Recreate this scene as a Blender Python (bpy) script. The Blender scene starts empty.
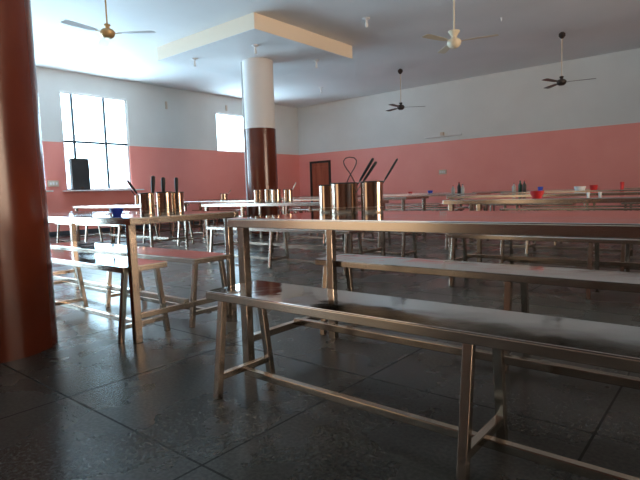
import bpy, bmesh, math, random
from mathutils import Vector, Matrix
random.seed(4)
S = bpy.context.scene
COL = S.collection

# ---------------------------------------------------------------- camera
cam_d = bpy.data.cameras.new('camera')
cam_d.sensor_width = 36.0
cam_d.lens = 508.0 / 640.0 * 36.0
cam_d.clip_start = 0.05
cam = bpy.data.objects.new('camera', cam_d)
COL.objects.link(cam)
RX = Vector((0.77154836, 0.63538503, -0.03160683))
DN = Vector((0.03504939, -0.09206291, -0.99513615))
FW = Vector((-0.63520443, 0.76668787, -0.09330085))
M = Matrix(((RX.x, -DN.x, -FW.x, 0), (RX.y, -DN.y, -FW.y, 0), (RX.z, -DN.z, -FW.z, 0.884), (0, 0, 0, 1)))
cam.matrix_world = M
S.camera = cam

# ---------------------------------------------------------------- view, world, light
S.view_settings.view_transform = 'Standard'
S.view_settings.look = 'None'
S.view_settings.gamma = 1.0
S.view_settings.use_curve_mapping = False
S.view_settings.exposure = 0.22
S.cycles.sample_clamp_indirect = 8.0
S.cycles.diffuse_bounces = 6
S.cycles.max_bounces = 12

SKY = 14.0
W = bpy.data.worlds.new('world'); S.world = W; W.use_nodes = True
nt = W.node_tree; nt.nodes.clear()
out = nt.nodes.new('ShaderNodeOutputWorld'); bg = nt.nodes.new('ShaderNodeBackground')
tc = nt.nodes.new('ShaderNodeTexCoord'); sx = nt.nodes.new('ShaderNodeSeparateXYZ')
nt.links.new(tc.outputs['Generated'], sx.inputs[0])
rp = nt.nodes.new('ShaderNodeValToRGB'); rp.color_ramp.elements[0].position = 0.30; rp.color_ramp.elements[1].position = 0.70
rp.color_ramp.elements[0].color = (0.58, 0.83, 1.0, 1)      # open sky seen past the window wall
rp.color_ramp.elements[1].color = (1.0, 0.72, 0.52, 1)     # warmer daylight assumed past the unseen right wall
dp = nt.nodes.new('ShaderNodeVectorMath'); dp.operation = 'DOT_PRODUCT'; dp.inputs[1].default_value = (1, 0, 0)
nt.links.new(tc.outputs['Generated'], dp.inputs[0])
ma = nt.nodes.new('ShaderNodeMath'); ma.operation = 'MULTIPLY_ADD'; ma.inputs[1].default_value = 0.5; ma.inputs[2].default_value = 0.5
nt.links.new(dp.outputs['Value'], ma.inputs[0]); nt.links.new(ma.outputs[0], rp.inputs[0])
# the sunlit ground outside is brighter than the sky
mr = nt.nodes.new('ShaderNodeMapRange'); mr.inputs['From Min'].default_value = -.12; mr.inputs['From Max'].default_value = .05
mr.inputs['To Min'].default_value = SKY * 1.9; mr.inputs['To Max'].default_value = SKY
nt.links.new(sx.outputs[2], mr.inputs['Value']); nt.links.new(mr.outputs[0], bg.inputs[1])
# world dimmed and warmed towards -Y, tuning reflections of the assumed doorway
m1 = nt.nodes.new('ShaderNodeMapRange'); m1.inputs['From Min'].default_value = -.55; m1.inputs['From Max'].default_value = -.75
nt.links.new(sx.outputs[1], m1.inputs['Value'])
mc = nt.nodes.new('ShaderNodeMix'); mc.data_type = 'RGBA'; mc.inputs[7].default_value = (.075, .055, .036, 1)
nt.links.new(m1.outputs[0], mc.inputs['Factor']); nt.links.new(rp.outputs[0], mc.inputs[6]); nt.links.new(mc.outputs[2], bg.inputs[0])
nt.links.new(bg.outputs[0], out.inputs[0])

def portal(name, loc, rot, sx_, sy_):
    d = bpy.data.lights.new(name, 'AREA'); d.shape = 'RECTANGLE'; d.size = sx_; d.size_y = sy_
    d.cycles.is_portal = True
    o = bpy.data.objects.new(name, d); COL.objects.link(o); o.location = loc; o.rotation_euler = rot
H2 = math.pi / 2
# room dimensions
XL, XR, YF, YB, ZC, ZP = -13.3, 7.5, -5.5, 14.93, 4.15, 2.355
WL = [(3.45, 5.38, 1.14, 3.64), (5.97, 7.80, 1.14, 3.64), (10.94, 12.72, 2.33, 3.60), (.75, 2.85, .04, 3.0), (-3.4, -1.2, .04, 3.0)]   # windows in the left wall: y0,y1,z0,z1; last two assumed, unseen, for steel reflections
WR = [(2.6, 7.6, .8, 3.6)]                                       # right wall: assumed window out of view, added for warm light
WF = (-8.2, -4.6, 0.0, 2.5)                                                               # open doorway assumed behind the camera, added for gold edge reflections: x0,x1,z0,z1
portal('assumed_doorway_daylight', ((WF[0] + WF[1]) / 2, YF - .14, (WF[2] + WF[3]) / 2), (H2, 0, 0), WF[1] - WF[0], WF[3] - WF[2])
for i, (a, b, c, d) in enumerate(WL):
    portal('window_daylight', (XL - .14, (a + b) / 2, (c + d) / 2), (0, -H2, 0), d - c, b - a)
for i, (a, b, c, d) in enumerate(WR):
    portal('assumed_right_daylight', (XR + .14, (a + b) / 2, (c + d) / 2), (0, H2, 0), d - c, b - a)

# ---------------------------------------------------------------- materials
def mat(name, color=(.5, .5, .5), rough=.5, metal=0., coat=0., spec=.5):
    m = bpy.data.materials.new(name); m.use_nodes = True
    b = m.node_tree.nodes['Principled BSDF']
    b.inputs['Base Color'].default_value = (*color, 1); b.inputs['Roughness'].default_value = rough
    b.inputs['Metallic'].default_value = metal; b.inputs['Coat Weight'].default_value = coat
    b.inputs['Specular IOR Level'].default_value = spec
    return m
def noise_mix(m, c1, c2, scale, detail=4, lo=.35, hi=.65, sock='Base Color', stretch=(1, 1, 1)):
    nt = m.node_tree; b = nt.nodes['Principled BSDF']
    t = nt.nodes.new('ShaderNodeTexCoord'); mp = nt.nodes.new('ShaderNodeMapping'); mp.inputs['Scale'].default_value = stretch
    n = nt.nodes.new('ShaderNodeTexNoise'); n.inputs['Scale'].default_value = scale; n.inputs['Detail'].default_value = detail
    r = nt.nodes.new('ShaderNodeValToRGB'); r.color_ramp.elements[0].position = lo; r.color_ramp.elements[1].position = hi
    if not isinstance(c1, tuple): c1 = (c1,) * 3
    if not isinstance(c2, tuple): c2 = (c2,) * 3
    r.color_ramp.elements[0].color = (*c1, 1); r.color_ramp.elements[1].color = (*c2, 1)
    nt.links.new(t.outputs['Object'], mp.inputs[0]); nt.links.new(mp.outputs[0], n.inputs['Vector'])
    nt.links.new(n.outputs['Fac'], r.inputs[0]); nt.links.new(r.outputs[0], b.inputs[sock])
    return r
def bump(m, scale, strength, dist=.002):
    nt = m.node_tree; b = nt.nodes['Principled BSDF']
    t = nt.nodes.new('ShaderNodeTexCoord'); n = nt.nodes.new('ShaderNodeTexNoise'); n.inputs['Scale'].default_value = scale
    n.inputs['Detail'].default_value = 3
    bp = nt.nodes.new('ShaderNodeBump'); bp.inputs['Strength'].default_value = strength; bp.inputs['Distance'].default_value = dist
    nt.links.new(t.outputs['Object'], n.inputs['Vector']); nt.links.new(n.outputs['Fac'], bp.inputs['Height'])
    nt.links.new(bp.outputs[0], b.inputs['Normal'])

m_steel = mat('brushed_steel_top', (.58, .58, .58), .12, 1.0)
noise_mix(m_steel, .03, .12, 3.0, 5, sock='Roughness'); bump(m_steel, 2.6, .22, .012)
m_tube = mat('steel_tube', (.46, .39, .32), .19, 1.0)
m_edge = mat('steel_folded_edge', (.56, .49, .41), .2, 1.0)
m_pot = mat('pot_steel', (.58, .46, .36), .17, 1.0)
m_black = mat('black_plastic', (.012, .012, .013), .45)
m_grille = mat('speaker_grille', (.02, .021, .023), .6); bump(m_grille, 220, .8, .004)
m_blue = mat('blue_plastic', (.015, .04, .42), .35)
m_red = mat('red_plastic', (.55, .02, .02), .35)
m_white = mat('white_plastic', (.75, .76, .77), .4)
m_grey = mat('grey_plastic', (.38, .38, .37), .35)
m_green = mat('green_glass_bottle', (.03, .10, .07), .15)
m_fan_black = mat('fan_dark_metal', (.03, .022, .02), .4)
m_fan_gold = mat('fan_gold_metal', (.55, .36, .16), .35, .3)
m_fan_cream = mat('fan_cream_enamel', (.70, .62, .46), .4)
m_wood = mat('door_wood', (.22, .06, .03), .4); noise_mix(m_wood, (.30, .07, .035), (.42, .11, .055), 6, stretch=(1, 1, .15))
m_frame_d = mat('window_frame_metal', (.045, .06, .08), .4)
m_box = mat('switch_box_cream', (.62, .52, .42), .5)
m_ceiling = mat('ceiling_paint', (.78, .79, .80), .7); noise_mix(m_ceiling, (.75, .76, .77), (.80, .81, .82), .7)
m_slab = mat('slab_paint', (.86, .76, .62), .6)
m_rim = mat('dark_rim', (.02, .018, .016), .35)

# two-tone wall paint: pink dado below, off-white above, split at a height
def wall_mat(name, white, pink, pink2, zp, rough_lo=.32):
    m = mat(name, white, .5); nt = m.node_tree; b = nt.nodes['Principled BSDF']
    t = nt.nodes.new('ShaderNodeTexCoord'); s = nt.nodes.new('ShaderNodeSeparateXYZ'); nt.links.new(t.outputs['Object'], s.inputs[0])
    g = nt.nodes.new('ShaderNodeMath'); g.operation = 'GREATER_THAN'; g.inputs[1].default_value = zp; nt.links.new(s.outputs[2], g.inputs[0])
    n = nt.nodes.new('ShaderNodeTexNoise'); n.inputs['Scale'].default_value = 1.3; n.inputs['Detail'].default_value = 5
    nt.links.new(t.outputs['Object'], n.inputs['Vector'])
    r = nt.nodes.new('ShaderNodeValToRGB'); r.color_ramp.elements[0].position = .35; r.color_ramp.elements[1].position = .7
    r.color_ramp.elements[0].color = (*pink, 1); r.color_ramp.elements[1].color = (*pink2, 1); nt.links.new(n.outputs['Fac'], r.inputs[0])
    r2 = nt.nodes.new('ShaderNodeValToRGB'); r2.color_ramp.elements[0].position = .35; r2.color_ramp.elements[1].position = .7
    r2.color_ramp.elements[0].color = (*[c * .94 for c in white], 1); r2.color_ramp.elements[1].color = (*white, 1); nt.links.new(n.outputs['Fac'], r2.inputs[0])
    mx = nt.nodes.new('ShaderNodeMix'); mx.data_type = 'RGBA'; nt.links.new(g.outputs[0], mx.inputs['Factor'])
    nt.links.new(r.outputs[0], mx.inputs[6]); nt.links.new(r2.outputs[0], mx.inputs[7]); nt.links.new(mx.outputs[2], b.inputs['Base Color'])
    q = nt.nodes.new('ShaderNodeMapRange'); q.inputs['To Min'].default_value = rough_lo; q.inputs['To Max'].default_value = .65
    nt.links.new(g.outputs[0], q.inputs['Value']); nt.links.new(q.outputs[0], b.inputs['Roughness'])
    bp = nt.nodes.new('ShaderNodeBump'); bp.inputs['Strength'].default_value = .25; bp.inputs['Distance'].default_value = .02
    nt.links.new(n.outputs['Fac'], bp.inputs['Height']); nt.links.new(bp.outputs[0], b.inputs['Normal'])
    return m
m_wall = wall_mat('two_tone_wall_paint', (.70, .72, .71), (.85, .30, .26), (.88, .33, .29), ZP)
m_wall_f = wall_mat('brown_dado_wall_paint', (.55, .52, .47), (.13, .04, .025), (.16, .05, .03), 2.6)  # dark paint assumed on unseen walls so the steel legs reflect dark
m_column = wall_mat('column_enamel', (.78, .76, .74), (.10, .019, .008), (.14, .028, .011), ZP, .2)
m_column.node_tree.nodes['Principled BSDF'].inputs['Coat Weight'].default_value = .0

# polished dark stone floor in square slabs
m_floor = mat('polished_stone_floor', (.03, .033, .033), .2, spec=.75)
nt = m_floor.node_tree; b = nt.nodes['Principled BSDF']
t = nt.nodes.new('ShaderNodeTexCoord')
mp = nt.nodes.new('ShaderNodeMapping'); mp.inputs['Location'].default_value = (2.31, -.97, 0)
nt.links.new(t.outputs['Object'], mp.inputs[0])
br = nt.nodes.new('ShaderNodeTexBrick'); br.offset = 0; br.squash = 1
br.inputs['Scale'].default_value = 1.0; br.inputs['Mortar Size'].default_value = .005; br.inputs['Mortar Smooth'].default_value = .2
br.inputs['Brick Width'].default_value = .97; br.inputs['Row Height'].default_value = .97
br.inputs['Color1'].default_value = (.95, .95, .95, 1); br.inputs['Color2'].default_value = (1.1, 1.1, 1.1, 1); br.inputs['Mortar'].default_value = (.3, .3, .3, 1)
nt.links.new(mp.outputs[0], br.inputs['Vector'])
n1 = nt.nodes.new('ShaderNodeTexNoise'); n1.inputs['Scale'].default_value = 70; n1.inputs['Detail'].default_value = 3
n2 = nt.nodes.new('ShaderNodeTexNoise'); n2.inputs['Scale'].default_value = 2.2; n2.inputs['Detail'].default_value = 5
for n in (n1, n2): nt.links.new(t.outputs['Object'], n.inputs['Vector'])
r1 = nt.nodes.new('ShaderNodeValToRGB'); r1.color_ramp.elements[0].position = .38; r1.color_ramp.elements[1].position = .68
r1.color_ramp.elements[0].color = (.020, .021, .019, 1); r1.color_ramp.elements[1].color = (.062, .064, .058, 1)
nt.links.new(n1.outputs['Fac'], r1.inputs[0])
mx = nt.nodes.new('ShaderNodeMix'); mx.data_type = 'RGBA'; mx.blend_type = 'MULTIPLY'; mx.inputs['Factor'].default_value = 1
nt.links.new(r1.outputs[0], mx.inputs[6]); nt.links.new(br.outputs['Color'], mx.inputs[7]); nt.links.new(mx.outputs[2], b.inputs['Base Color'])
r2 = nt.nodes.new('ShaderNodeMapRange'); r2.inputs['From Min'].default_value = .3; r2.inputs['From Max'].default_value = .7
r2.inputs['To Min'].default_value = .22; r2.inputs['To Max'].default_value = .33; nt.links.new(n2.outputs['Fac'], r2.inputs['Value'])
gr = nt.nodes.new('ShaderNodeMath'); gr.operation = 'MULTIPLY_ADD'; gr.inputs[1].default_value = .3
nt.links.new(br.outputs['Fac'], gr.inputs[0]); nt.links.new(r2.outputs[0], gr.inputs[2]); nt.links.new(gr.outputs[0], b.inputs['Roughness'])
gs = nt.nodes.new('ShaderNodeMapRange'); gs.inputs['To Min'].default_value = .42; gs.inputs['To Max'].default_value = .28
nt.links.new(br.outputs['Fac'], gs.inputs['Value']); nt.links.new(gs.outputs[0], b.inputs['Specular IOR Level'])
bp = nt.nodes.new('ShaderNodeBump'); bp.inputs['Strength'].default_value = .06; bp.inputs['Distance'].default_value = .01
nt.links.new(n2.outputs['Fac'], bp.inputs['Height']); nt.links.new(bp.outputs[0], b.inputs['Normal'])

# window glass: clear thin pane with a faint reflection
m_glass = bpy.data.materials.new('clear_window_glass'); m_glass.use_nodes = True
nt = m_glass.node_tree; nt.nodes.clear()
o_ = nt.nodes.new('ShaderNodeOutputMaterial'); tr = nt.nodes.new('ShaderNodeBsdfTransparent'); gl = nt.nodes.new('ShaderNodeBsdfGlossy')
gl.inputs['Roughness'].default_value = .02; tr.inputs[0].default_value = (.93, .95, .96, 1)
ms = nt.nodes.new('ShaderNodeMixShader'); ms.inputs[0].default_value = .05
nt.links.new(tr.outputs[0], ms.inputs[1]); nt.links.new(gl.outputs[0], ms.inputs[2]); nt.links.new(ms.outputs[0], o_.inputs[0])

# ---------------------------------------------------------------- mesh helpers
def box(bm, x0, x1, y0, y1, z0, z1, bev=0.0):
    r = bmesh.ops.create_cube(bm, size=1.0, matrix=Matrix.Translation(((x0 + x1) / 2, (y0 + y1) / 2, (z0 + z1) / 2)) @ Matrix.Diagonal((x1 - x0, y1 - y0, z1 - z0, 1)))
    if bev:
        es = set()
        for v in r['verts']: es.update(v.link_edges)
        bmesh.ops.bevel(bm, geom=list(es), offset=bev, segments=2, affect='EDGES', profile=.6)
def bar(bm, p, q, w, h=None, bev=.003, up=Vector((0, 0, 1))):
    """square tube from p to q"""
    h = h or w; p = Vector(p); q = Vector(q); d = q - p; L = d.length; d.normalize()
    s = d.cross(up)
    if s.length < 1e-3: s = Vector((1, 0, 0))
    s.normalize()
    if abs(d.z) > .7: s = Vector((1, 0, 0)) - d * d.x; s.normalize()
    u = s.cross(d); u.normalize()
    mtx = Matrix(((s.x * w, u.x * h, d.x * L, (p.x + q.x) / 2), (s.y * w, u.y * h, d.y * L, (p.y + q.y) / 2), (s.z * w, u.z * h, d.z * L, (p.z + q.z) / 2), (0, 0, 0, 1)))
    r = bmesh.ops.create_cube(bm, size=1.0, matrix=mtx)
    if bev:
        es = set()
        for v in r['verts']: es.update(v.link_edges)
        bmesh.ops.bevel(bm, geom=list(es), offset=bev, segments=2, affect='EDGES', profile=.6)
def tube(bm, pts, rad, seg=8, closed=False):
    pts = [Vector(p) for p in pts]; rings = []; n = len(pts); prev = None
    for i, p in enumerate(pts):
        a = pts[(i - 1) % n] if (closed or i > 0) else p; c = pts[(i + 1) % n] if (closed or i < n - 1) else p
        d = (c - a).normalized()
        s = prev - d * prev.dot(d) if prev is not None else d.cross(Vector((0.3, 0.9, .2)))
        s.normalize(); prev = s; u = d.cross(s)
        rr = rad[i] if isinstance(rad, (list, tuple)) else rad
        rings.append([bm.verts.new(p + (s * math.cos(k * 2 * math.pi / seg) + u * math.sin(k * 2 * math.pi / seg)) * rr) for k in range(seg)])
    rng = n if closed else n - 1
    for i in range(rng):
        A = rings[i]; B = rings[(i + 1) % n]
        for k in range(seg): bm.faces.new((A[k], A[(k + 1) % seg], B[(k + 1) % seg], B[k]))
    if not closed: bm.faces.new(rings[0][::-1]); bm.faces.new(rings[-1])
def lathe(bm, prof, seg=32, c=(0, 0, 0)):
    rings = []
    for r, z in prof:
        if r < 1e-5: rings.append([bm.verts.new((c[0], c[1], c[2] + z))])
        else: rings.append([bm.verts.new((c[0] + r * math.cos(2 * math.pi * k / seg), c[1] + r * math.sin(2 * math.pi * k / seg), c[2] + z)) for k in range(seg)])
    for A, B in zip(rings, rings[1:]):
        for k in range(seg):
            k2 = (k + 1) % seg
            if len(A) == 1 and len(B) == 1: continue
            if len(A) == 1: bm.faces.new((A[0], B[k], B[k2]))
            elif len(B) == 1: bm.faces.new((A[k], A[k2], B[0]))
            else: bm.faces.new((A[k], A[k2], B[k2], B[k]))
def mk(name, bm, m, parent=None, smooth=False, loc=(0, 0, 0)):
    bmesh.ops.recalc_face_normals(bm, faces=bm.faces)
    me = bpy.data.meshes.new(name); bm.to_mesh(me); bm.free(); me.materials.append(m)
    if smooth:
        for p in me.polygons: p.use_smooth = True
        try: me.set_sharp_from_angle(angle=math.radians(38))
        except Exception: pass
    o = bpy.data.objects.new(name, me); COL.objects.link(o); o.location = loc
    if parent: o.parent = parent
    return o
def tag(o, label, cat, group=None):
    o['label'] = label; o['category'] = cat
    if group: o['group'] = group
    return o
def thing(name, label, cat, loc=(0, 0, 0), rz=0, group=None):
    o = bpy.data.objects.new(name, None); COL.objects.link(o); o.location = loc; o.rotation_euler = (0, 0, rz)
    o.empty_display_size = .1
    return tag(o, label, cat, group)
def struct(name, bm, m, **k):
    o = mk(name, bm, m, **k); o['kind'] = 'structure'; return o
def dup(root, loc, label, rz=None):
    r = root.copy(); COL.objects.link(r); r.location = loc; r['label'] = label
    if rz is not None: r.rotation_euler = (0, 0, rz)
    for ch in list(root.children):
        c = ch.copy(); COL.objects.link(c); c.parent = r
        for g in list(ch.children):
            d = g.copy(); COL.objects.link(d); d.parent = c
    return r
NB = bmesh.new

# ---------------------------------------------------------------- room shell
T = .28
b = NB(); box(b, XL - T, XR + T, YF - T, YB + T, -.2, 0); struct('floor', b, m_floor)
b = NB(); box(b, XL - T, XR + T, YF - T, YB + T, ZC, ZC + .2); struct('ceiling', b, m_ceiling)
def side_wall(name, x0, x1, holes, m=m_wall):
    b = NB(); ys = YF - T
    for (y0, y1, z0, z1) in sorted(holes):
        box(b, x0, x1, ys, y0, 0, ZC); box(b, x0, x1, y0, y1, 0, z0); box(b, x0, x1, y0, y1, z1, ZC); ys = y1
    box(b, x0, x1, ys, YB + T, 0, ZC)
    return struct(name, b, m)
side_wall('wall_left', XL - T, XL, WL)
side_wall('wall_right', XR, XR + T, WR, m_wall_f)
# back wall with its door opening
DX0, DX1, DZ = -12.72, -11.76, 2.05
b = NB()
box(b, XL, DX0, YB, YB + T, 0, ZC); box(b, DX0, DX1, YB, YB + T, DZ, ZC); box(b, DX1, XR, YB, YB + T, 0, ZC)
box(b, DX0 - .02, DX1 + .02, YB + T - .06, YB + T, 0, DZ + .02)
struct('wall_back', b, m_wall)
b = NB(); box(b, XL, WF[0], YF - T, YF, 0, ZC); box(b, WF[0], WF[1], YF - T, YF, WF[3], ZC); box(b, WF[1], XR, YF - T, YF, 0, ZC); struct('wall_front', b, m_wall_f)
# low skirting along the two far walls
b = NB(); box(b, DX1 + .08, XR, YB - .015, YB, 0, .11); struct('baseboard_back', b, m_frame_d)
b = NB(); box(b, XL, XL + .015, YF, YB - .02, 0, .11); struct('baseboard_left', b, m_frame_d)

# windows (each: frame, glass, mullions)
def window(n, y0, y1, z0, z1, xin, sgn, vm, hz):
    w = .045
    fx0, fx1 = sorted((xin - sgn * .05, xin - sgn * .10))
    b = NB()
    box(b, fx0, fx1, y0, y0 + w, z0, z1); box(b, fx0, fx1, y1 - w, y1, z0, z1)
    box(b, fx0, fx1, y0 + w, y1 - w, z0, z0 + w); box(b, fx0, fx1, y0 + w, y1 - w, z1 - w, z1)
    r = struct('window_%d' % n, b, m_white if n != 4 else m_frame_d)
    b = NB()
    for v in vm:
        yy = y0 + (y1 - y0) * v; box(b, fx0, fx1, yy - .028, yy + .028, z0 + w, z1 - w)
    for h in hz:
        zz = z0 + (z1 - z0) * h; box(b, fx0 + .005, fx1 - .005, y0 + w, y1 - w, zz - .03, zz + .03)
    if vm: mk('mullion', b, m_frame_d, r)
    else: b.free()
    b = NB(); xm = (fx0 + fx1) / 2; box(b, xm - .003, xm + .003, y0 + w, y1 - w, z0 + w, z1 - w); mk('window_glass', b, m_glass, r)
    return r
window(1, *WL[0], XL, 1, (.33, .67), (.5,))
window(2, *WL[1], XL, 1, (.17, .64), (.5,))
window(3, *WL[2], XL, 1, (), ())
window(5, *WL[3], XL, 1, (.5,), (.7,))  # assumed opening out of view, added to whiten the far table edges
window(6, *WL[4], XL, 1, (.5,), (.7,))  # second assumed opening, unseen, added for reflections in the steel
window(4, *WR[0], XR, -1, (.33, .67), (.6,))  # assumed right-hand window, unseen, added as warm light source
# stone sill under window 2, wide enough to carry the loudspeaker
b = NB(); box(b, XL - .05, XL + .44, 5.86, 7.9, 1.105, 1.135, .006); struct('trim_1', b, m_ceiling)
b = NB(); box(b, XL - .05, XL + .44, 3.4, 5.45, 1.105, 1.135, .006); struct('trim_2', b, m_ceiling)

# door in the back wall
b = NB(); w = .07
box(b, DX0 - .02, DX0 + w, YB - .03, YB + .06, 0, DZ + .01); box(b, DX1 - w, DX1 + .02, YB - .03, YB + .06, 0, DZ + .01); box(b, DX0 + w, DX1 - w, YB - .03, YB + .06, DZ - w, DZ + .01)
d1 = struct('door_1', b, m_rim)
b = NB(); box(b, DX0 + w, DX1 - w, YB + .0, YB + .04, .01, DZ - w)
for z0, z1 in ((.15, .9), (1.05, 1.85)):
    for x0 in (DX0 + .15, (DX0 + DX1) / 2 + .03): box(b, x0, x0 + .30, YB - .012, YB + .0, z0, z1, .008)
mk('door_leaf', b, m_wood, d1)
b = NB(); bar(b, (DX1 - .14, YB - .05, .95), (DX1 - .14, YB - .05, 1.12), .02); bar(b, (DX1 - .14, YB - .05, .97), (DX1 - .14, YB + .01, .97), .015); bar(b, (DX1 - .14, YB - .05, 1.10), (DX1 - .14, YB + .01, 1.10), .015)
mk('door_handle', b, m_tube, d1)

# dropped ceiling panel round the far column
b = NB(); box(b, -9.95, -6.87, 6.63, 9.65, 3.87, ZC, .004); s = struct('trim_3', b, m_slab)
b = NB(); box(b, -9.945, -6.875, 6.635, 9.645, 3.862, 3.87); struct('trim_4', b, m_ceiling)

# columns
def column(name, x, y, top, label):
    b = NB()
    for (z0, z1, r) in ((0, ZP, .352), (ZP, top, .345)):
        lathe(b, [(0, z0), (r, z0), (r, z1), (0, z1)], 64)
    o = mk(name, b, m_column, smooth=True, loc=(x, y, 0)); return tag(o, label, 'column', 'round columns')
column('round_column', -3.46, 1.04, ZC, 'thick round column painted glossy dark red-brown, closest to the camera at the left edge')
c2 = column('round_column', -8.5, 8.25, 3.862, 'far round column, white above and glossy brown below, under the square dropped ceiling panel')
b = NB(); tube(b, [(-.27, -.24, 0.02), (-.27, -.24, 3.86)], .022, 10); mk('conduit', b, m_white, c2, smooth=True)

# ---------------------------------------------------------------- tables and benches
TL, TW, TH = 2.56, .76, .77
BL, BW, BH = 2.37, .31, .472
def edge_frame(b, L, Wd, z0, z1, w):
    box(b, 0, L, 0, w, z0, z1, .003); box(b, 0, L, Wd - w, Wd, z0, z1, .003)
    box(b, 0, w, w - .002, Wd - w + .002, z0, z1, .003); box(b, L - w, L, w - .002, Wd - w + .002, z0, z1, .003)
def make_table():
    r = thing('dining_table', '', 'table', group='long steel dining tables')
    b = NB()   # folded sheet top: slab plus turned-down lip
    box(b, .001, TL - .001, .001, TW - .001, TH - .006, TH, .002); mk('tabletop', b, m_steel, r)
    b = NB()
    edge_frame(b, TL, TW, TH - .043, TH - .0045, .034); box(b, TL / 2 - .02, TL / 2 + .02, .034, TW - .034, TH - .03, TH - .006)
    mk('edge_frame', b, m_edge, r)
    for x in (.07, TL - .07):
        for y in (.035, TW - .035):
            b = NB(); bar(b, (x, y, 0), (x, y, TH - .04), .042); mk('leg', b, m_tube, r)
        b = NB(); bar(b, (x, .05, .165), (x, TW - .05, .165), .034); mk('crossbar', b, m_tube, r)
    b = NB(); bar(b, (.08, TW / 2, .185), (TL - .08, TW / 2, .185), .034); mk('stretcher', b, m_tube, r)
    return r
def make_bench():
    r = thing('dining_bench', '', 'bench', group='long steel benches')
    b = NB(); box(b, .001, BL - .001, .001, BW - .001, BH - .006, BH, .002); mk('seat', b, m_steel, r)
    b = NB(); edge_frame(b, BL, BW, BH - .037, BH - .0045, .03); mk('edge_frame', b, m_edge, r)
    for x in (.06, BL / 2, BL - .06):
        for s, y in ((-1, .045), (1, BW - .045)):
            b = NB(); bar(b, (x, y + s * .055, 0), (x, y, BH - .034), .031); mk('leg', b, m_tube, r)
        b = NB(); bar(b, (x, .0, .095), (x, BW - .0, .095), .028); mk('crossbar', b, m_tube, r)
    b = NB(); bar(b, (.07, BW / 2, .078), (BL - .07, BW / 2, .078), .03); mk('stretcher', b, m_tube, r)
    return r
tproto = make_table(); bproto = make_bench()
first = {'t': True, 'b': True}
def table(x, y, label):
    if first['t']:
        first['t'] = False; tproto.location = (x, y, 0); tproto['label'] = label; return tproto
    return dup(tproto, (x, y, 0), label)
def bench(x, y, label):
    if first['b']:
        first['b'] = False; bproto.location = (x, y, 0); bproto['label'] = label; return bproto
    return dup(bproto, (x, y, 0), label)
# the two nearest tables
t2 = table(-1.95, 1.64, 'nearest stainless steel table, long top with three steel canisters at its left end'); t2.scale = (1.06, 1, 1)
bench(-1.79, 1.365, 'nearest steel bench, its seat crossing the right foreground')
bench(-2.03, 2.39, 'steel bench behind the table with the wire-handled canister')
t1 = table(-5.31, 1.585, 'stainless steel table beside the thick red-brown column, carrying a blue bowl'); t1.scale = (1, 1.1, 1)
bench(-5.216, 1.57, 'steel bench pushed under the blue-bowl table on its near side')
bench(-5.14, 2.04, 'steel bench pushed under the blue-bowl table on its far side')
ROWS = [
    ('second row from camera', 4.62, [(-10.1, -10.15), (-6.05, -5.52), (-2.25, -2.06)]),
    ('third row from camera', 7.11, [(-12.95, -12.8), (-10.1, -10.0), (-6.8, -6.7), (-3.4, -3.3)]),
    ('fourth row from camera', 9.9, [(-13.1, -13.0), (-10.0, -9.9), (-6.8, -6.7), (-3.6, -3.5)]),
    ('last row by back wall', 12.45, [(-11.8, -11.7), (-8.5, -8.4), (-5.25, -5.2), (-1.95, -1.9)]),
]
ORD = {3: ['leftmost', 'middle', 'rightmost'], 4: ['leftmost', 'second from left', 'third from left', 'rightmost']}
for rn, y, xs in ROWS:
    for k, (tx, bx) in enumerate(xs):
        w = ORD[len(xs)][k]
        table(tx, y, '%s steel table in the %s' % (w, rn))
        bench(bx, y - .34, 'steel bench on near side of %s table, %s' % (w, rn))
        by = y + TW + .02
        if y == 7.11 and k == 1: continue     # the round column stands there
        bench(bx + .05, by, 'steel bench on far side of %s table, %s' % (w, rn))

# ---------------------------------------------------------------- canisters, ladles, bowls
def canister(x, y, z, r, h, label, group, ring=True, seg=40):
    t = thing('canister', label, 'canister', (x, y, z), 0, group)
    b = NB()
    lathe(b, [(0, .0), (r * .97, 0), (r, .004), (r, h * .16), (r * 1.025, h * .17), (r * 1.025, h * .19), (r, h * .2), (r, h), (r * .95, h), (r * .95, .01), (0, .008)], seg)
    mk('body', b, m_pot, t, smooth=True)
    b = NB(); tube(b, [(r * 1.0 * math.cos(a), r * 1.0 * math.sin(a), h) for a in [i * 2 * math.pi / 40 for i in range(40)]], .0035, 6, closed=True)
    mk('rim', b, m_rim, t, smooth=True)
    return t
def ladle(x, y, z, r, h, lean, up, label, group, wd=.008, top=m_black):
    """ladle standing in a canister: bowl down inside, handle out over the rim. lean = (dx, dy) at the handle's end"""
    t = thing('ladle', label, 'ladle', (x, y, z), 0, group)
    dx, dy = lean; L = h + up
    p0 = Vector((-dx * .25, -dy * .25, .035)); p1 = Vector((dx, dy, L))
    b = NB(); pm = p0.lerp(p1, (h * .88) / L)
    tube(b, [p0, p0.lerp(p1, .3), pm], .003, 8); mk('shaft', b, m_tube, t, smooth=True)
    b = NB(); lathe(b, [(0, -.018), (.014, -.013), (.022, 0), (.0205, 0), (.012, -.011), (0, -.015)], 16, c=tuple(p0)); mk('ladle_bowl', b, m_pot, t, smooth=True)
    b = NB(); tube(b, [pm, pm.lerp(p1, .1), pm.lerp(p1, .6), pm.lerp(p1, .95), p1], [wd * .5, wd * .8, wd, wd * .9, wd * .4], 10)
    mk('handle', b, top, t, smooth=True)
    return t
Z = TH
# on the nearest table
G = 'canisters at the left end of the nearest table'
canister(-1.775, 2.235, Z, .056, .152, 'leftmost small steel canister on the nearest table, left of the wire loop', G)
canister(-1.63, 2.185, Z, .070, .158, 'widest steel canister on the nearest table, twisted wire loop rising from it', G)
canister(-1.475, 2.215, Z, .058, .160, 'right steel canister of the three on the nearest table, a dark handle leaning right', G)
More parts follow.
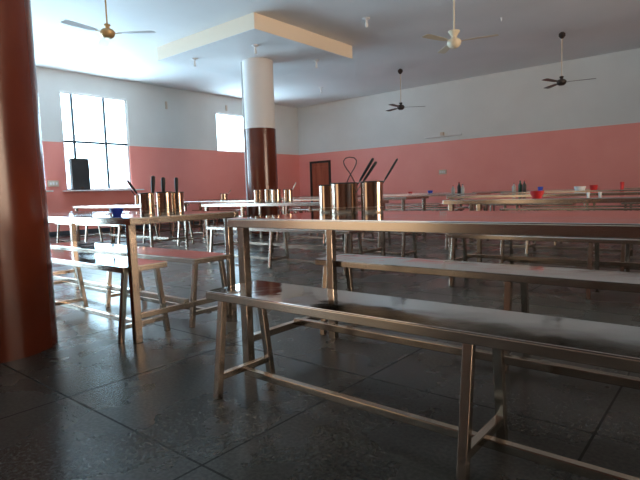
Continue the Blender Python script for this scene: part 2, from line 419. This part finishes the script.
# twisted wire loop handle
rv = Vector((.7715, .6354, 0))
prof = [(-.045, .10), (-.040, .14), (-.030, .175), (-.012, .210), (.004, .235), (.024, .262), (.038, .288), (.040, .308), (.026, .323), (0, .328), (-.026, .322), (-.040, .305), (-.036, .285), (-.022, .262), (-.002, .237), (.014, .21), (.032, .175), (.042, .14), (.047, .10)]
b = NB(); tube(b, [(rv.x * u * .8, rv.y * u * .8 + (.004 if i < 9 else -.004), v * .90) for i, (u, v) in enumerate(prof)], .0026, 8)
o = mk('wire_skewer', b, m_rim, smooth=True, loc=(-1.607, 2.21, Z))
tag(o, 'thin wire looped and crossed once, standing up out of the widest canister', 'wire handle')
GL = 'dark-handled ladles in the nearest canisters'
ladle(-1.60, 2.195, Z, .06, .17, (.098, .081), .115, 'longer of the two parallel dark ladle handles leaning right from the widest canister', GL)
ladle(-1.575, 2.180, Z, .06, .17, (.100, .083), .095, 'shorter of the two parallel dark ladle handles, behind the longer one', GL)
ladle(-1.465, 2.225, Z, .06, .17, (.094, .078), .105, 'single slim ladle handle leaning right out of the right canister', GL, .006)
# on the table by the column
G = 'canisters on the blue-bowl table'
canister(-3.07, 1.90, Z, .048, .145, 'left steel canister of the three on the blue-bowl table, handle leaning left', G)
canister(-3.03, 2.007, Z, .050, .148, 'middle steel canister of the three on the blue-bowl table', G)
canister(-3.052, 2.121, Z, .048, .145, 'right steel canister of the three on the blue-bowl table, one upright black handle', G)
GL = 'dark-handled ladles on the blue-bowl table'
ladle(-3.08, 1.89, Z, .05, .145, (-.085, -.07), .09, 'dark ladle handle leaning left out of the left canister beside the blue bowl', GL)
ladle(-3.045, 1.925, Z, .05, .145, (.012, .010), .115, 'thick upright black handle between the left and middle canisters', GL, .014)
ladle(-3.03, 2.0, Z, .05, .145, (.006, .004), .105, 'thick upright black handle in the middle canister by the blue bowl', GL, .014)
ladle(-3.05, 2.12, Z, .05, .145, (.004, .004), .105, 'thick upright black handle in the right canister by the blue bowl', GL, .013)
def bowl(x, y, z, r, h, m, label, name='bowl', group=None):
    b = NB(); lathe(b, [(0, 0), (r * .55, 0), (r * .6, .004), (r * .86, h * .6), (r * .97, h), (r, h), (r, h * 1.05), (r * .9, h * 1.03), (r * .8, h * .6), (r * .5, .01), (0, .008)], 32)
    return tag(mk(name, b, m, smooth=True, loc=(x, y, z)), label, 'bowl', group)
bowl(-3.29, 1.80, Z, .047, .048, m_blue, 'small deep blue plastic bowl on the table beside the red-brown column')
bowl(-1.44, 4.88, Z, .066, .062, m_red, 'bright red bowl on a far steel table to the right')
# second-row canisters
G = 'canisters on the far tables'
for i, (x, y, r, h, lab) in enumerate([
    (-5.10, 4.86, .060, .175, 'leftmost of four far canisters in front of the brown column foot'),
    (-4.93, 4.90, .062, .175, 'second from left of four far canisters in front of the column foot'),
    (-4.76, 4.86, .062, .17, 'third from left of four far canisters by the column foot'),
    (-4.60, 4.92, .060, .165, 'rightmost of four far canisters, pale handle leaning right'),
    (-8.16, 4.9, .075, .165, 'lone far canister seen left of the three canisters on the blue-bowl table'),
    (-8.75, 7.3, .075, .15, 'small far canister left of the brown column foot, on the third row')]):
    canister(x, y, Z, r, h, lab, G, seg=24)
ladle(-4.585, 4.93, Z, .05, .165, (.075, .06), .09, 'pale ladle handle leaning right from the rightmost far canister by the column', None, .008, m_white)
ladle(-8.18, 4.9, Z, .05, .165, (-.10, -.08), .10, 'dark ladle leaning left out of the lone far canister', None)
ladle(-8.72, 7.32, Z, .05, .15, (.10, .08), .08, 'pale ladle in the small far canister left of the column foot', None, .008, m_tube)

# bottles, cups on the far tables
def bottle(x, y, m, label, h=.26, group='bottles on the far tables', cap=m_red):
    t = thing('bottle', label, 'bottle', (x, y, Z), 0, group)
    b = NB(); lathe(b, [(0, 0), (.032, 0), (.036, .006), (.036, h * .6), (.014, h * .8), (.013, h * .93), (0, h * .93)], 20); mk('body', b, m, t, smooth=True)
    b = NB(); lathe(b, [(0, h * .92), (.016, h * .92), (.016, h), (0, h)], 16); mk('cap', b, cap, t, smooth=True)
bottle(-4.70, 10.15, m_grey, 'grey bottle, left of the cluster of three against the pink wall', .17)
bottle(-4.60, 10.22, m_black, 'dark bottle in the middle of the cluster of three', .24)
bottle(-4.49, 10.15, m_grey, 'grey bottle, right of the cluster of three', .19, cap=m_black)
bottle(-3.44, 10.18, m_grey, 'grey bottle left of the two dark bottles, near the red bowl', .18)
bottle(-3.34, 10.24, m_green, 'dark green bottle, middle one of the group just left of the red bowl', .22, cap=m_black)
bottle(-3.24, 10.18, m_fan_black, 'dark brown bottle closest to the red bowl', .22)
def cup(x, y, r, h, m, label, cat='cup', group=None, name='cup'):
    b = NB(); lathe(b, [(0, 0), (r * .8, 0), (r, h), (r * .93, h), (r * .74, .008), (0, .008)], 24)
    return tag(mk(name, b, m, smooth=True, loc=(x, y, Z)), label, cat, group)
cup(-2.92, 10.1, .05, .09, m_blue, 'small blue tub above and behind the red bowl')
cup(-6.60, 12.8, .075, .07, m_blue, 'dark blue tub on a table near the back wall, left of the bottle cluster')
cup(-7.22, 12.8, .07, .05, m_red, 'dull red tub on a table near the back wall, left of the blue tub')
cup(-2.25, 10.15, .10, .075, m_white, 'white tub next to the tilted red tub, far right')
cup(-2.04, 10.22, .07, .09, m_red, 'red tub just right of the white tub, far right')
cup(-1.60, 10.25, .035, .13, m_red, 'slim red cup standing alone farthest right')
cup(-1.09, 5.24, .014, .035, m_white, 'left one of two tiny white cups on the second-row table', group='tiny white cups')
cup(-1.00, 5.28, .014, .035, m_white, 'right one of two tiny white cups on the second-row table', group='tiny white cups')

# ---------------------------------------------------------------- loudspeaker on the window sill
t = thing('loudspeaker', 'tall black loudspeaker standing on the sill of the bright two-mullion window', 'speaker', (XL + .24, 6.21, 1.135))
b = NB()
vs = [(-.18, -.17), (-.18, .17), (.10, .225), (.10, -.225)]
lo = [b.verts.new((x, y, 0)) for x, y in vs]; hi = [b.verts.new((x, y, .80)) for x, y in vs]
b.faces.new(lo[::-1]); b.faces.new(hi)
for i in range(4): b.faces.new((lo[i], lo[(i + 1) % 4], hi[(i + 1) % 4], hi[i]))
bmesh.ops.bevel(b, geom=b.edges[:], offset=.012, segments=2, affect='EDGES'); mk('cabinet', b, m_black, t)
b = NB(); box(b, .098, .112, -.20, .20, .03, .77, .006); g_ = mk('grille', b, m_grille, t)
b = NB(); box(b, .111, .116, -.035, .035, .05, .075); mk('badge', b, m_tube, g_)

# wall boxes and fittings
def wall_box(name, x0, x1, y0, y1, z0, z1, m, label, cat, inner):
    t = thing(name, label, cat, ((x0 + x1) / 2, (y0 + y1) / 2, z0))
    cx, cy = (x0 + x1) / 2, (y0 + y1) / 2
    b = NB(); box(b, x0 - cx, x1 - cx, y0 - cy, y1 - cy, 0, z1 - z0, .006); mk('plate', b, m, t)
    for i in (-1, 0, 1):
        b = NB()
        if inner == 'x': w = (x1 - x0) * .09; c = i * (x1 - x0) * .28; box(b, c - w, c + w, y0 - cy - .008, y0 - cy, (z1 - z0) * .3, (z1 - z0) * .7)
        else: w = (y1 - y0) * .09; c = i * (y1 - y0) * .28; box(b, x1 - cx, x1 - cx + .008, c - w, c + w, (z1 - z0) * .3, (z1 - z0) * .7)
        mk('switch', b, m_white, t)
wall_box('switchboard', XL, XL + .05, 5.50, 5.76, 1.24, 1.39, m_box, 'cream switchboard on the pink wall left of the loudspeaker', 'switchboard', 'y')
wall_box('switchboard', -7.37, -7.13, YB - .05, YB, 1.33, 1.47, m_box, 'small cream switchboard low on the pink back wall', 'switchboard', 'x')
t = thing('tube_light', 'unlit slim tube light fixed along the top edge of the pink band, back wall', 'light', (-7.25, YB - .05, 2.50))
b = NB(); box(b, -.62, .62, 0, .05, -.02, .03, .004); mk('housing', b, m_white, t)
b = NB(); tube(b, [(-.56, -.02, .0), (.56, -.02, .0)], .014, 12); mk('tube', b, m_white, t, smooth=True)
b = NB(); box(b, -.05, .05, -.03, .05, .03, .13, .004); mk('ballast_box', b, m_box, t)

# ceiling hooks: small dome and drop
def hook(x, y, z, label, sc=1.0):
    t = thing('ceiling_hook', label, 'ceiling fitting', (x, y, z), 0, 'small ceiling fittings'); t.scale = (sc, sc, sc)
    b = NB(); lathe(b, [(0, 0), (.07, 0), (.065, -.015), (.02, -.04), (0, -.04)], 20); mk('rose', b, m_white, t, smooth=True)
    b = NB(); lathe(b, [(0, -.03), (.018, -.03), (.018, -.09), (.03, -.10), (.028, -.17), (0, -.18)], 16); mk('lamp_holder', b, m_white, t, smooth=True)
hook(-7.62, 7.35, 3.862, 'white ceiling fitting under the front corner of the dropped panel')
hook(-9.25, 7.09, 3.862, 'white ceiling fitting under the left corner of the dropped panel')
hook(-7.52, 9.14, 3.862, 'white ceiling fitting under the right corner of the dropped panel')
hook(-5.60, 8.35, ZC, 'white ceiling fitting alone on the ceiling right of the dropped panel')
hook(-10.25, 12.65, ZC, 'white ceiling fitting deep behind the dropped panel')
hook(-3.70, 10.2, ZC, 'tiny ceiling fitting between the cream fan and the right dark fan', .4)
def conduit(y, z0, z1, label):
    b = NB(); box(b, XL, XL + .03, y - .03, y + .03, z0, z1, .004)
    tag(mk('wall_bracket', b, m_box, loc=(0, 0, 0)), label, 'bracket', 'small brackets high on the window wall')
conduit(9.06, 3.5, 3.72, 'small upright bracket on the white wall between the two windows')
conduit(11.38, 3.68, 3.86, 'small upright bracket just above the high window behind the column')

# ---------------------------------------------------------------- ceiling fans
def fan(x, y, z, ang, body, blade, canopy, label, blen=.60, tall=False, tilt=.10):
    t = thing('ceiling_fan', label, 'ceiling fan', (x, y, z), 0, 'ceiling fans')
    b = NB(); lathe(b, [(0, -.07), (.05, -.07), (.085, -.045), (.10, -.01), (.10, .02), (.075, .05), (.03, .065), (0, .065)] if not tall else
                   [(0, -.10), (.05, -.10), (.09, -.07), (.11, -.02), (.10, .02), (.05, .05), (.045, .08), (.09, .15), (.085, .16), (0, .10)], 28)
    mk('motor', b, body, t, smooth=True)
    b = NB(); lathe(b, [(0, .06), (.022, .06), (.045, .11), (.042, .12), (0, .115)], 20); mk('lower_cup', b, body, t, smooth=True)
    b = NB(); tube(b, [(0, 0, .06), (0, 0, ZC - z - .02)], .011, 10); mk('rod', b, canopy if canopy is not m_fan_black else m_box, t, smooth=True)
    b = NB(); c = ZC - z; lathe(b, [(0, c), (.03, c), (.065, c - .03), (.07, c - .08), (.03, c - .13), (.012, c - .14), (0, c - .14)], 24); mk('canopy', b, canopy, t, smooth=True)
    for k in range(3):
        a = ang + k * 2 * math.pi / 3; ca, sa = math.cos(a), math.sin(a)
        def P(u, v, w): return (ca * u - sa * v, sa * u + ca * v, w)
        b = NB(); st = []
        for (u, hw) in ((.17, .035), (.24, .052), (.45, .062), (blen + .02, .068), (blen + .06, .055)):
            st.append([b.verts.new(P(u, v, dz + v * tilt - .005)) for v, dz in ((-hw, 0), (hw, 0), (hw, .004), (-hw, .004))])
        for A, B in zip(st, st[1:]):
            for i in range(4): b.faces.new((A[i], A[(i + 1) % 4], B[(i + 1) % 4], B[i]))
        b.faces.new(st[0][::-1]); b.faces.new(st[-1]); mk('blade', b, blade, t)
        b = NB(); bar(b, P(.07, 0, -.01), P(.20, 0, -.002), .03, .006, 0); mk('blade_bracket', b, body, t)
fan(-6.93, 3.84, 3.2, math.radians(38), m_fan_gold, m_white, m_fan_gold, 'gold ceiling fan with pale blades, left of the dropped panel')
fan(-3.56, 7.76, 3.18, math.radians(14), m_fan_cream, m_fan_cream, m_fan_cream, 'cream ceiling fan with a waisted motor, upper middle', tall=True)
fan(-7.24, 12.38, 3.13, math.radians(36), m_fan_black, m_fan_black, m_fan_black, 'left one of the two dark ceiling fans near the white back wall')
fan(-3.08, 12.10, 3.10, math.radians(14), m_fan_black, m_fan_black, m_fan_black, 'dark ceiling fan with a conical motor, farthest right', tilt=.10)
